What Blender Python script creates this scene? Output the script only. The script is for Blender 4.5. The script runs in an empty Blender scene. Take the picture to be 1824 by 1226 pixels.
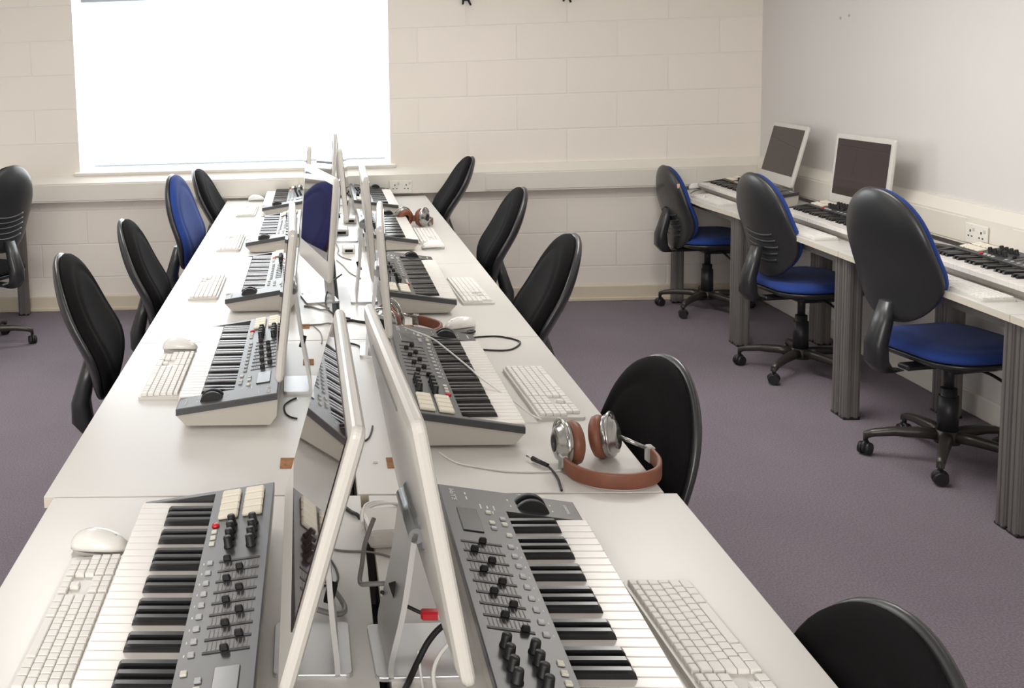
import bpy, bmesh, math, random
from mathutils import Vector, Matrix, Euler
from math import sin, cos, pi, radians as R, sqrt
random.seed(7)
SC = bpy.context.scene
COL = SC.collection
T = 0.73            # table top height
YW = 4.72           # far wall
XR = 2.78           # wall by the desks
XL = -2.62
ZC = 2.75

# ------------------------------------------------------------------ materials
def mat(name, col, rough=0.5, metal=0.0, spec=0.5, bump=0.0, bscale=200.0, var=0.0, vscale=8.0, coat=0.0, emit=None, estr=0.0, sheen=0.0):
    m = bpy.data.materials.new(name); m.use_nodes = True
    nt = m.node_tree; b = nt.nodes['Principled BSDF']
    b.inputs['Base Color'].default_value = (*col, 1)
    b.inputs['Roughness'].default_value = rough
    b.inputs['Metallic'].default_value = metal
    b.inputs['Specular IOR Level'].default_value = spec
    b.inputs['Coat Weight'].default_value = coat
    b.inputs['Sheen Weight'].default_value = sheen
    tc = nt.nodes.new('ShaderNodeTexCoord')
    if var > 0:
        n = nt.nodes.new('ShaderNodeTexNoise'); n.inputs['Scale'].default_value = vscale; n.inputs['Detail'].default_value = 4
        nt.links.new(tc.outputs['Object'], n.inputs['Vector'])
        r = nt.nodes.new('ShaderNodeValToRGB')
        r.color_ramp.elements[0].position = .3; r.color_ramp.elements[1].position = .7
        r.color_ramp.elements[0].color = (*[c*(1-var) for c in col], 1)
        r.color_ramp.elements[1].color = (*[min(1, c*(1+var)) for c in col], 1)
        nt.links.new(n.outputs['Fac'], r.inputs['Fac']); nt.links.new(r.outputs['Color'], b.inputs['Base Color'])
    if bump > 0:
        n = nt.nodes.new('ShaderNodeTexNoise'); n.inputs['Scale'].default_value = bscale; n.inputs['Detail'].default_value = 3
        nt.links.new(tc.outputs['Object'], n.inputs['Vector'])
        bp = nt.nodes.new('ShaderNodeBump'); bp.inputs['Strength'].default_value = bump; bp.inputs['Distance'].default_value = .002
        nt.links.new(n.outputs['Fac'], bp.inputs['Height']); nt.links.new(bp.outputs['Normal'], b.inputs['Normal'])
    if emit:
        b.inputs['Emission Color'].default_value = (*emit, 1); b.inputs['Emission Strength'].default_value = estr
    return m

def carpet_mat():
    m = mat('carpet', (.20, .165, .185), .95, spec=.15)
    nt = m.node_tree; b = nt.nodes['Principled BSDF']
    tc = nt.nodes.new('ShaderNodeTexCoord')
    n1 = nt.nodes.new('ShaderNodeTexNoise'); n1.inputs['Scale'].default_value = 160; n1.inputs['Detail'].default_value = 2
    n2 = nt.nodes.new('ShaderNodeTexNoise'); n2.inputs['Scale'].default_value = 1.6; n2.inputs['Detail'].default_value = 3
    mx = nt.nodes.new('ShaderNodeMath'); mx.operation = 'MULTIPLY_ADD'; mx.inputs[1].default_value = .35
    for n in (n1, n2): nt.links.new(tc.outputs['Object'], n.inputs['Vector'])
    nt.links.new(n2.outputs['Fac'], mx.inputs[0]); nt.links.new(n1.outputs['Fac'], mx.inputs[2])
    r = nt.nodes.new('ShaderNodeValToRGB')
    r.color_ramp.elements[0].position = .45; r.color_ramp.elements[1].position = .9
    r.color_ramp.elements[0].color = (.165, .141, .168, 1); r.color_ramp.elements[1].color = (.265, .230, .262, 1)
    nt.links.new(mx.outputs[0], r.inputs['Fac']); nt.links.new(r.outputs['Color'], b.inputs['Base Color'])
    bp = nt.nodes.new('ShaderNodeBump'); bp.inputs['Strength'].default_value = .5; bp.inputs['Distance'].default_value = .004
    nt.links.new(n1.outputs['Fac'], bp.inputs['Height']); nt.links.new(bp.outputs['Normal'], b.inputs['Normal'])
    return m

def block_mat():
    m = mat('painted_blockwork', (.76, .71, .64), .55, spec=.35)
    nt = m.node_tree; b = nt.nodes['Principled BSDF']
    tc = nt.nodes.new('ShaderNodeTexCoord'); mp = nt.nodes.new('ShaderNodeMapping')
    mp.inputs['Rotation'].default_value = (R(-90), 0, 0)
    nt.links.new(tc.outputs['Object'], mp.inputs['Vector'])
    br = nt.nodes.new('ShaderNodeTexBrick'); br.offset = .5
    br.inputs['Scale'].default_value = 1.0; br.inputs['Brick Width'].default_value = .63; br.inputs['Row Height'].default_value = .225
    br.inputs['Mortar Size'].default_value = .006; br.inputs['Mortar Smooth'].default_value = .6
    br.inputs['Color1'].default_value = (.86, .805, .735, 1); br.inputs['Color2'].default_value = (.88, .825, .755, 1); br.inputs['Mortar'].default_value = (.86, .815, .75, 1)
    sp = nt.nodes.new('ShaderNodeSeparateXYZ'); cb = nt.nodes.new('ShaderNodeCombineXYZ')
    nt.links.new(tc.outputs['Object'], sp.inputs[0]); nt.links.new(sp.outputs['X'], cb.inputs['X']); nt.links.new(sp.outputs['Z'], cb.inputs['Y'])
    nt.links.new(cb.outputs[0], br.inputs['Vector']); nt.links.new(br.outputs['Color'], b.inputs['Base Color'])
    n = nt.nodes.new('ShaderNodeTexNoise'); n.inputs['Scale'].default_value = 60; nt.links.new(tc.outputs['Object'], n.inputs['Vector'])
    ad = nt.nodes.new('ShaderNodeMath'); ad.operation = 'MULTIPLY_ADD'; ad.inputs[1].default_value = -1.0
    ml = nt.nodes.new('ShaderNodeMath'); ml.operation = 'MULTIPLY'; ml.inputs[1].default_value = .12
    nt.links.new(n.outputs['Fac'], ml.inputs[0]); nt.links.new(br.outputs['Fac'], ad.inputs[0]); nt.links.new(ml.outputs[0], ad.inputs[2])
    bp = nt.nodes.new('ShaderNodeBump'); bp.inputs['Strength'].default_value = .45; bp.inputs['Distance'].default_value = .005
    nt.links.new(ad.outputs[0], bp.inputs['Height']); nt.links.new(bp.outputs['Normal'], b.inputs['Normal'])
    return m

M = dict(
    carpet=carpet_mat(), block=block_mat(),
    wall=mat('wall_paint', (.72, .70, .68), .6, spec=.3, bump=.08, bscale=90, var=.015, vscale=2),
    ceil=mat('ceiling_paint', (.76, .75, .73), .8),
    trim=mat('trunking_plastic', (.78, .74, .67), .4, bump=.02),
    skirt=mat('skirting_paint', (.70, .62, .49), .45, var=.03),
    lam=mat('white_laminate', (.67, .655, .62), .30, spec=.5, var=.012, vscale=3),
    lamedge=mat('laminate_edge', (.72, .67, .57), .45),
    leg=mat('leg_paint', (.17, .160, .153), .42, metal=.2, spec=.5),
    blackp=mat('black_plastic', (.018, .018, .02), .42, spec=.4),
    shell=mat('shell_plastic', (.024, .025, .027), .33, spec=.7, bump=.05, bscale=300),
    fab=mat('black_fabric', (.0085, .008, .0085), .9, spec=.12, bump=.35, bscale=420),
    blue=mat('blue_fabric', (.018, .050, .24), .85, spec=.25, bump=.35, bscale=420, sheen=.1),
    pipe=mat('base_paint', (.075, .068, .062), .33, metal=.5),
    deck=mat('keyboard_panel', (.040, .041, .044), .36, spec=.6),
    case=mat('keyboard_case', (.46, .43, .385), .42, spec=.4),
    wkey=mat('white_key', (.84, .81, .77), .25, spec=.5),
    bkey=mat('black_key', (.012, .012, .013), .22, spec=.6),
    pad=mat('pad_rubber', (.80, .75, .62), .6),
    knob=mat('knob_rubber', (.008, .008, .009), .5),
    btn=mat('button_grey', (.42, .43, .45), .45),
    btnw=mat('button_cream', (.66, .66, .56), .5),
    red=mat('red_button', (.62, .02, .03), .3),
    lcd=mat('lcd_glass', (.02, .022, .026), .25, spec=.6),
    ink=mat('panel_print', (.72, .73, .74), .6),
    tick=mat('panel_hatch', (.20, .18, .175), .6),
    mac=mat('white_polycarbonate', (.64, .62, .58), .25, spec=.5),
        scr=mat('dark_glass', (.022, .008, .010), .025, spec=.55),
    alu=mat('brushed_aluminium', (.60, .60, .60), .34, metal=.75, bump=.03, bscale=500),
    hinge=mat('hinge_grey', (.30, .31, .32), .35, metal=.6),
    keyw=mat('keycap_white', (.82, .80, .765), .45),
    keyt=mat('keyboard_tray', (.66, .64, .60), .35),
    mouse=mat('mouse_white', (.84, .825, .79), .2, spec=.5),
    mgrey=mat('mouse_grey', (.45, .44, .42), .4),
    brown=mat('brown_leather', (.21, .075, .042), .48, bump=.15, bscale=250, var=.12, vscale=30),
    chrome=mat('satin_steel', (.46, .46, .44), .2, metal=.9),
    chip=mat('chipboard', (.30, .135, .045), .8, var=.3, vscale=80),
    cabw=mat('white_cable', (.78, .77, .74), .4),
    cabk=mat('black_cable', (.012, .012, .013), .5),
    cabg=mat('grey_cable', (.24, .23, .215), .45),
    blind=mat('blind_fabric', (.85, .87, .9), .9, emit=(.93, .975, 1.0), estr=4.8),  # fabric emits in place of daylight coming through from behind
    sash=mat('window_frame_white', (.82, .82, .82), .4),
    blindbar=mat('blind_bar', (.52, .58, .66), .4),
    glass=mat('window_pane', (.8, .9, 1), .1, emit=(.9, .96, 1), estr=3.0),
    sock=mat('socket_white', (.80, .77, .71), .35),
    hole=mat('dark_recess', (.01, .01, .01), .9),
)

# ------------------------------------------------------------------ mesh builder
class MB:
    def __init__(s): s.bm = bmesh.new(); s.mats = []
    def mi(s, m):
        if m not in s.mats: s.mats.append(m)
        return s.mats.index(m)
    def box(s, c, d, rot=None, bev=0.0, taper=1.0, mi=0, seg=1):
        hx, hy, hz = d[0]/2, d[1]/2, d[2]/2
        vs = []
        for z, k in ((-hz, 1), (hz, taper)):
            for x, y in ((-hx, -hy), (hx, -hy), (hx, hy), (-hx, hy)): vs.append(s.bm.verts.new((x*k, y*k, z)))
        F = [(3,2,1,0), (4,5,6,7), (0,1,5,4), (1,2,6,5), (2,3,7,6), (3,0,4,7)]
        fs = [s.bm.faces.new([vs[i] for i in f]) for f in F]
        for f in fs: f.material_index = mi
        geo = vs
        if bev > 0:
            es = list({e for f in fs for e in f.edges})
            r = bmesh.ops.bevel(s.bm, geom=es, offset=bev, segments=seg, affect='EDGES', profile=.5)
            geo = list({v for f in r['faces'] for v in f.verts} | {v for v in vs if v.is_valid})
            for f in r['faces']: f.material_index = mi
            geo = list({v for v in geo} | {v for g in geo for f in g.link_faces for v in f.verts})
        mt = Matrix.Translation(c)
        if rot is not None: mt = mt @ (rot if isinstance(rot, Matrix) else Euler(rot).to_matrix().to_4x4())
        bmesh.ops.transform(s.bm, matrix=mt, verts=geo)
        return s
    def prism(s, pts, z0, z1, mt=None, mi=0, bev=0.0):
        """pts: outline in xy; z0/z1 numbers or functions of (x,y)"""
        g0 = z0 if callable(z0) else (lambda x, y: z0)
        g1 = z1 if callable(z1) else (lambda x, y: z1)
        a = [s.bm.verts.new((x, y, g0(x, y))) for x, y in pts]
        b = [s.bm.verts.new((x, y, g1(x, y))) for x, y in pts]
        n = len(pts); fs = []
        fs.append(s.bm.faces.new(list(reversed(a)))); top = s.bm.faces.new(b); fs.append(top)
        for i in range(n):
            j = (i+1) % n
            fs.append(s.bm.faces.new([a[i], a[j], b[j], b[i]]))
        for f in fs: f.material_index = mi
        geo = a + b
        if bev > 0:
            r = bmesh.ops.bevel(s.bm, geom=list(top.edges), offset=bev, segments=2, affect='EDGES', profile=.5)
            for f in r['faces']: f.material_index = mi
            geo = [v for v in geo if v.is_valid] + [v for f in r['faces'] for v in f.verts]
            geo = list({v for g in geo for f in g.link_faces for v in f.verts})
        if mt is not None: bmesh.ops.transform(s.bm, matrix=mt, verts=list(set(geo)))
        return s
    def cyl(s, p0, p1, r0, r1=None, seg=16, mi=0, cap=True, smooth=True):
        r1 = r0 if r1 is None else r1
        p0, p1 = Vector(p0), Vector(p1); d = (p1-p0).normalized()
        u = d.orthogonal().normalized(); v = d.cross(u)
        A = [s.bm.verts.new(p0 + (u*cos(2*pi*i/seg) + v*sin(2*pi*i/seg))*r0) for i in range(seg)]
        B = [s.bm.verts.new(p1 + (u*cos(2*pi*i/seg) + v*sin(2*pi*i/seg))*r1) for i in range(seg)]
        for i in range(seg):
            f = s.bm.faces.new([A[i], A[(i+1) % seg], B[(i+1) % seg], B[i]]); f.smooth = smooth; f.material_index = mi
        if cap:
            f = s.bm.faces.new(list(reversed(A))); f.material_index = mi
            f = s.bm.faces.new(B); f.material_index = mi
        return s
    def lathe(s, prof, seg=24, mt=None, mi=0):
        """prof: (r,z) from bottom axis to top axis"""
        rows = []; allv = []
        for r, z in prof:
            if r < 1e-6: row = [s.bm.verts.new((0, 0, z))]
            else: row = [s.bm.verts.new((r*cos(2*pi*i/seg), r*sin(2*pi*i/seg), z)) for i in range(seg)]
            rows.append(row); allv += row
        for a, b in zip(rows, rows[1:]):
            for i in range(seg):
                j = (i+1) % seg
                if len(a) == 1 and len(b) == 1: continue
                if len(a) == 1: f = s.bm.faces.new([a[0], b[j], b[i]])
                elif len(b) == 1: f = s.bm.faces.new([a[i], a[j], b[0]])
                else: f = s.bm.faces.new([a[i], a[j], b[j], b[i]])
                f.smooth = True; f.material_index = mi
        if mt is not None: bmesh.ops.transform(s.bm, matrix=mt, verts=allv)
        return s
    def loft(s, secs, mi=0, smooth=True, cap=True):
        rows = [[s.bm.verts.new(p) for p in sec] for sec in secs]; n = len(rows[0])
        for a, b in zip(rows, rows[1:]):
            for i in range(n):
                f = s.bm.faces.new([a[i], a[(i+1) % n], b[(i+1) % n], b[i]]); f.smooth = smooth; f.material_index = mi
        if cap:
            f = s.bm.faces.new(list(reversed(rows[0]))); f.material_index = mi
            f = s.bm.faces.new(rows[-1]); f.material_index = mi
        return s
    def tube(s, pts, r, seg=8, sub=6, mi=0):
        P = spline(pts, sub) if sub > 1 else [Vector(p) for p in pts]
        secs = []; u = None
        for i, p in enumerate(P):
            d = (P[min(i+1, len(P)-1)] - P[max(i-1, 0)]).normalized()
            u = d.orthogonal().normalized() if u is None else (u - d*u.dot(d)).normalized()
            v = d.cross(u)
            secs.append([p + (u*cos(2*pi*k/seg) + v*sin(2*pi*k/seg))*r for k in range(seg)])
        return s.loft(secs, mi)
    def pillow(s, out, cen, tf, tb, warp=None, groove=None, mi=0, p=3.0):
        """out: outline (a,b) loop; makes a cushion in the a-b plane, front +n by tf and back by tb; warp(a,b,n)->Vector"""
        rs = [1.0, .985, .95, .89, .82, .76, .70, .55, .35, .15]
        warp = warp or (lambda a, b, n: Vector((a, n, b)))
        n = len(out)
        def ring(r, t, side):
            h = t*(max(0, 1-r**p))**(1/2.2)
            if groove and side > 0 and abs(r-.76) < .01: h -= groove
            return [s.bm.verts.new(warp(cen[0]+(a-cen[0])*r, cen[1]+(b-cen[1])*r, side*h)) for a, b in out]
        base = ring(1.0, 0, 1)
        for side, t in ((1, tf), (-1, tb)):
            prev = base
            for r in rs[1:]:
                cur = ring(r, t, side)
                for i in range(n):
                    j = (i+1) % n
                    q = [prev[i], prev[j], cur[j], cur[i]]
                    f = s.bm.faces.new(q if side < 0 else list(reversed(q))); f.smooth = True; f.material_index = mi
                prev = cur
            f = s.bm.faces.new(prev if side < 0 else list(reversed(prev))); f.smooth = True; f.material_index = mi
        return s
    def mesh(s, name, mats):
        bmesh.ops.recalc_face_normals(s.bm, faces=s.bm.faces)
        me = bpy.data.meshes.new(name); s.bm.to_mesh(me); s.bm.free()
        for m in (mats if isinstance(mats, (list, tuple)) else [mats]): me.materials.append(m)
        return me
    def build(s, name, mats, parent=None, loc=None, rot=None):
        return link(name, s.mesh(name, mats), parent, loc, rot)

def link(name, me, parent=None, loc=None, rot=None):
    o = bpy.data.objects.new(name, me); COL.objects.link(o)
    if parent is not None: o.parent = parent
    if loc is not None: o.location = loc
    if rot is not None: o.rotation_euler = rot
    return o

def spline(pts, sub=6):
    P = [Vector(p) for p in pts]; out = []
    for i in range(len(P)-1):
        a, b, c, d = P[max(i-1, 0)], P[i], P[i+1], P[min(i+2, len(P)-1)]
        for k in range(sub):
            t = k/sub
            out.append(.5*((2*b) + (c-a)*t + (2*a-5*b+4*c-d)*t*t + (3*b-a-3*c+d)*t**3))
    out.append(P[-1]); return out

def tag(o, label=None, cat=None, group=None, kind=None):
    if label: o['label'] = label
    if cat: o['category'] = cat
    if group: o['group'] = group
    if kind: o['kind'] = kind
    return o

def thing(name, label, cat, loc=(0, 0, 0), rz=0, group=None):
    o = bpy.data.objects.new(name, None); COL.objects.link(o); o.empty_display_size = .05
    o.location = loc; o.rotation_euler = (0, 0, rz)
    return tag(o, label, cat, group)

KIDS = {}
def dup(root, loc, rz, label, group=None):
    def cp(o, parent):
        c = o.copy(); COL.objects.link(c)
        if parent is not None: c.parent = parent
        for ch in o.children: cp(ch, c)
        return c
    r = cp(root, None); r.location = loc; r.rotation_euler = (0, 0, rz); r['label'] = label
    if group: r['group'] = group
    return r

def rrect(w, h, r, n=5, cx=0, cy=0):
    pts = []
    for qx, qy, a0 in ((1, -1, -90), (1, 1, 0), (-1, 1, 90), (-1, -1, 180)):
        for k in range(n+1):
            a = R(a0 + 90*k/n)
            pts.append((cx + qx*(w/2-r) + r*cos(a), cy + qy*(h/2-r) + r*sin(a)))
    return pts

# ------------------------------------------------------------------ camera
FPX, CX, CY = 1860.0, 446.2, 315.0
yaw, pit, rol = -.0654, .1106, -.0347
f_ = Vector((sin(yaw)*cos(pit), cos(yaw)*cos(pit), -sin(pit)))
r_ = Vector((cos(yaw), -sin(yaw), 0)); u_ = r_.cross(f_)
r2 = r_*cos(rol) + u_*sin(rol); u2 = u_*cos(rol) - r_*sin(rol)
cam = bpy.data.cameras.new('camera'); co = bpy.data.objects.new('camera', cam); COL.objects.link(co)
mw = Matrix((r2, u2, -f_)).transposed().to_4x4(); mw.translation = Vector((-.025, -2.08, 1.629))
co.matrix_world = mw
cam.sensor_width = 36; cam.sensor_fit = 'HORIZONTAL'; cam.lens = FPX/1824*36
cam.shift_x = (912-CX)/1824; cam.shift_y = -(613-CY)/1824
cam.clip_start = .05
SC.camera = co

# ------------------------------------------------------------------ room shell
def struct(name, mb, m, parent=None):
    o = mb.build(name, m, parent)
    if parent is None: o['kind'] = 'structure'
    return o
YF = -4.2
struct('floor', MB().box(((XL+XR)/2, (YF+YW)/2, -.05), (XR-XL+.4, YW-YF+.4, .1)), M['carpet'])
struct('ceiling', MB().box(((XL+XR)/2, (YF+YW)/2, ZC+.05), (XR-XL+.4, YW-YF+.4, .1)), M['ceil'])
WX0, WX1, WZ0, WZ1 = -1.60, .445, .932, 2.28
wb = MB()
def wseg(x0, x1, z0, z1): wb.box(((x0+x1)/2, YW+.1, (z0+z1)/2), (x1-x0, .2, z1-z0))
wseg(XL-.2, WX0, 0, ZC); wseg(WX1, XR+.2, 0, ZC); wseg(WX0, WX1, 0, WZ0); wseg(WX0, WX1, WZ1, ZC)
struct('wall_back', wb, M['block'])
struct('wall_right', MB().box((XR+.1, (YF+YW)/2, ZC/2), (.2, YW-YF, ZC)), M['wall'])
struct('wall_left', MB().box((XL-.1, (YF+YW)/2, ZC/2), (.2, YW-YF, ZC)), M['wall'])
struct('wall_front', MB().box(((XL+XR)/2, YF-.1, ZC/2), (XR-XL+.4, .2, ZC)), M['wall'])

# window with frame, pane and sill
wf = MB(); fw = .05
for x in (WX0+fw/2, WX1-fw/2, (WX0+WX1)/2): wf.box((x, YW+.12, (WZ0+WZ1)/2), (fw, .06, WZ1-WZ0), bev=.004)
for z in (WZ0+fw/2, WZ1-fw/2): wf.box(((WX0+WX1)/2, YW+.12, z), (WX1-WX0, .06, fw), bev=.004)
win = struct('window_1', wf, M['sash'])
MB().box(((WX0+WX1)/2, YW+.13, (WZ0+WZ1)/2), (WX1-WX0-.04, .006, WZ1-WZ0-.04)).build('window_pane', M['glass'], win)
MB().box(((WX0+WX1)/2-.0, YW+.02, WZ0-.012), (WX1-WX0+.07, .11, .024), bev=.005).build('window_sill', M['trim'], win)

bl = thing('roller_blind', 'white roller blind pulled right down over the bright window', 'blind', ((WX0+WX1)/2, YW+.045, WZ0))
bw = WX1-WX0
MB().box((0, 0, .57), (bw-.012, .004, 1.06)).build('blind_fabric', M['blind'], bl)
MB().box((.03, -.004, .035), (bw-.12, .012, .016), bev=.004).build('bottom_bar', M['blindbar'], bl)
MB().box((0, 0, .02), (bw-.012, .003, .034)).build('blind_hem', M['blind'], bl)
MB().box((.02, -.01, 1.17), (bw-.07, .05, .125), bev=.012, seg=2).build('cassette', M['blindbar'], bl)

# dado trunking along both walls
def trunk_profile(d):
    return [(0, .745), (-d, .745), (-d, .868), (-.022, .915), (0, .915)]
tb = MB()
tb.loft([[(x, YW+y, z) for y, z in trunk_profile(.08)] for x in (XL, 1.03, XR)], smooth=False)
tb.box((1.70, YW-.0815, .807), (1.32, .006, .106), bev=.002)
tb.box((-1.3, YW-.0815, .807), (2.3, .006, .106), bev=.002)
struct('trim_1', tb, M['trim'])
tr = MB()
tr.loft([[(XR+y*.9, yy, z) for y, z in trunk_profile(.06)] for yy in (YW-.06, 1.0, YF)], smooth=False)
tr.box((XR-.0555, 3.55, .807), (.006, 2.1, .106), bev=.002)
tr.box((XR-.0555, 1.35, .807), (.006, 1.7, .106), bev=.002)
struct('trim_2', tr, M['trim'])
bb = MB().box(((XL+XR)/2, YW-.009, .05), (XR-XL, .018, .10), bev=.006); bb.box(((XL+XR)/2, YW-.014, .012), (XR-XL, .028, .024), bev=.004)
struct('baseboard_back', bb, M['skirt'])
struct('baseboard_right', MB().box((XR-.009, (YF+YW)/2, .05), (.018, YW-YF-.05, .10), bev=.006), M['trim'])

def socket(name, label, loc, rz, n=2):
    t = thing(name, label, 'socket', loc, rz)
    w = .086 if n == 1 else .146
    MB().box((0, -.004, 0), (w, .009, .086), bev=.003).build('face_plate', M['sock'], t)
    for i in range(n):
        x = 0 if n == 1 else (-.036 + .072*i)
        h = MB()
        h.box((x, -.0086, .012), (.006, .003, .010)); h.box((x-.011, -.0086, -.010), (.008, .003, .005)); h.box((x+.011, -.0086, -.010), (.008, .003, .005))
        h.build('pin_holes', M['hole'], t)
        MB().box((x+.022, -.0095, .022), (.012, .006, .016), bev=.002).build('rocker_switch', M['mac'], t)
    return t
socket('wall_socket', 'white double socket on trunking behind the far end of the keyboard tables', (.50, YW-.082, .79), 0)
socket('wall_socket', 'white double socket on the side wall trunking above the blue-fronted chair nearest the camera', (XR-.056, 2.42, .80), R(-90))

# high fittings and wall marks
def clamp(x, label, w, z0):
    t = thing('hanging_clamp', label, 'clamp', (x, YW-.03, z0))
    MB().box((0, 0, .09), (w, .045, .10), bev=.006).build('clamp_body', M['blackp'], t)
    MB().box((0, .022, .10), (w*.7, .016, .14)).build('wall_bracket', M['blackp'], t)
    for k, s in enumerate((-1, 1)):
        MB().cyl((s*w*.28, 0, .045), (s*w*.42+(.012 if k else 0), -.01, .0 if k else .008), .009, .006, 8).build('prong', M['blackp'], t)
    return t
clamp(.935, 'black forked clamp high on the block wall, the one next to the window', .045, 1.93)
clamp(1.56, 'black stubby clamp high on the block wall, the one towards the room corner', .04, 1.925)
for y, z, l in ((3.74, 1.747, 'small dark screw hole in the plain side wall, lower of the two'), (3.65, 1.757, 'small dark screw hole in the plain side wall, higher of the two')):
    tag(MB().cyl((XR-.003, y, z), (XR+.004, y, z), .008, seg=10).build('wall_plug', M['mgrey']), l, 'wall plug')

# ------------------------------------------------------------------ tables
def leg_mesh():
    b = MB(); h = T-.026
    b.box((0, 0, h/2), (.062, .046, h), bev=.004)
    for s in (-1, 1):
        for q in (-1, 1):
            b.box((q*.016, s*.024, h/2), (.018, .006, h-.004), bev=.002)
            b.box((s*.032, q*.012, h/2), (.006, .014, h-.004), bev=.002)
    return b.mesh('leg', M['leg'])
def foot_mesh(): return MB().box((0, 0, .006), (.07, .054, .012), bev=.003).mesh('leg_foot', M['blackp'])
LEG, LFOOT = leg_mesh(), foot_mesh()
def table(x0, x1, y0, y1, label, name='keyboard_table', group='white tables pushed together down the room', poly=None):
    cx, cy = (x0+x1)/2, (y0+y1)/2
    t = thing(name, label, 'table', (cx, cy, 0), 0, group)
    w, d = x1-x0, y1-y0
    b = MB()
    pts = poly or [(-w/2, -d/2), (w/2, -d/2), (w/2, d/2), (-w/2, d/2)]
    b.prism(pts, T-.025, T-.003); b.prism([(x*.9995, y*.9995) for x, y in pts], T-.003, T, mi=1, bev=.0012)
    b.build('table_top', [M['lamedge'], M['lam']], t)
    for sx in (-1, 1):
        for sy in (-1, 1):
            l = link('leg', LEG, t, (sx*(w/2-.05), sy*(d/2-.029), 0))
            link('foot', LFOOT, l, (0, 0, 0))
    fr = MB()
    for sy in (-1, 1): fr.box((0, sy*(d/2-.029), T-.055), (w-.16, .03, .05))
    for sx in (-1, 1): fr.box((sx*(w/2-.06), 0, T-.05), (.025, d-.10, .04))
    fr.build('under_frame', M['leg'], t)
    return t
rowy = [(-1.205, -.003), (.003, 1.198), (1.202, 2.398), (2.402, 3.548), (3.552, 4.638)]
nth = ['first, cut off by the picture', 'second from the camera', 'third from the camera', 'fourth from the camera', 'last, against the window wall']
for i, (a, b_) in enumerate(rowy):
    xl0, xl1 = (-.600, .043) if i == 0 else (-.622, .012)
    xr0, xr1 = (.060, .681) if i == 0 else (.038, .657)
    table(xl0, xl1, a, b_, f'white table in the blue chair row, {nth[i]}')
    table(xr0, xr1, a, b_, f'white table along the open aisle, {nth[i]}')
for tx, ty0, ty1, l in ((.025, .05, 4.5, 'long black tray added to darken the gap between the two table rows'), (.0515, -1.15, -.06, 'short black tray added to darken the gap between the first two tables')):  # added black trays that keep the shaded gap between the rows dark
    tray = thing('dark_gap_tray', l, 'added tray', (tx, 0, 0)); ym, yl = (ty0+ty1)/2, ty1-ty0
    MB().box((0, ym, .52), (.036, yl, .008)).build('tray_floor', M['blackp'], tray)
    for s in (-1, 1): MB().box((s*.017, ym, .55), (.003, yl, .06)).build('tray_side', M['blackp'], tray)
    for k in range(3): MB().box((0, ty0+.1+(yl-.2)*k/2, .26), (.03, .03, .52)).build('tray_post', M['blackp'], tray)
for y, l in ((-1.58, 'white mains plug standing in the gap under the second computers'), (-1.655, 'grey mains plug standing in the gap beside the white plug')):
    o = thing('mains_plug', l, 'plug', (.025, y+1.76, .525)); 
    MB().box((0, 0, .03), (.024, .04, .06), bev=.005).build('plug_body', M['mac'] if 'white' in l else M['cabg'], o)
    MB().tube([(0, 0, .06), (0, .01, .09), (.01, .05, .10), (.01, .12, .06), (.01, .16, .01)], .004).build('cord', M['cabg'], o)
socket('wall_socket', 'white double socket at the far end of the side wall trunking behind the far screen', (XR-.056, 4.25, .80), R(-90))

# desks along the side wall
dj = [.20, 1.365, 2.485, 3.635, 4.655]
dl = ['nearest the camera, cut off by the picture edge', 'in front of the chair with the egg-shaped back', 'in front of the chair with the ridged back', 'in the far corner under the turned screen']
for i in range(4):
    poly = None
    y0, y1 = dj[i]+.002, dj[i+1]-.002
    if i == 3:
        w, d = XR-.066-2.19, y1-y0
        poly = [(-w/2, -d/2), (w/2, -d/2), (w/2, d/2), (-w/2+.16, d/2), (-w/2+.02, d/2-.16), (-w/2-.02, d/2-.38), (-w/2-.03, d/2-.65)]
    table(2.19, XR-.066, y0, y1, f'white wall desk with grey legs {dl[i]}', 'side_desk', 'white desks along the side wall', poly)
table(XL+.07, -1.95, 3.50, 4.65, 'white desk with a dark ridged leg standing by the window wall behind the grey-backed chair', 'side_desk', 'desk on the window side')

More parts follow.
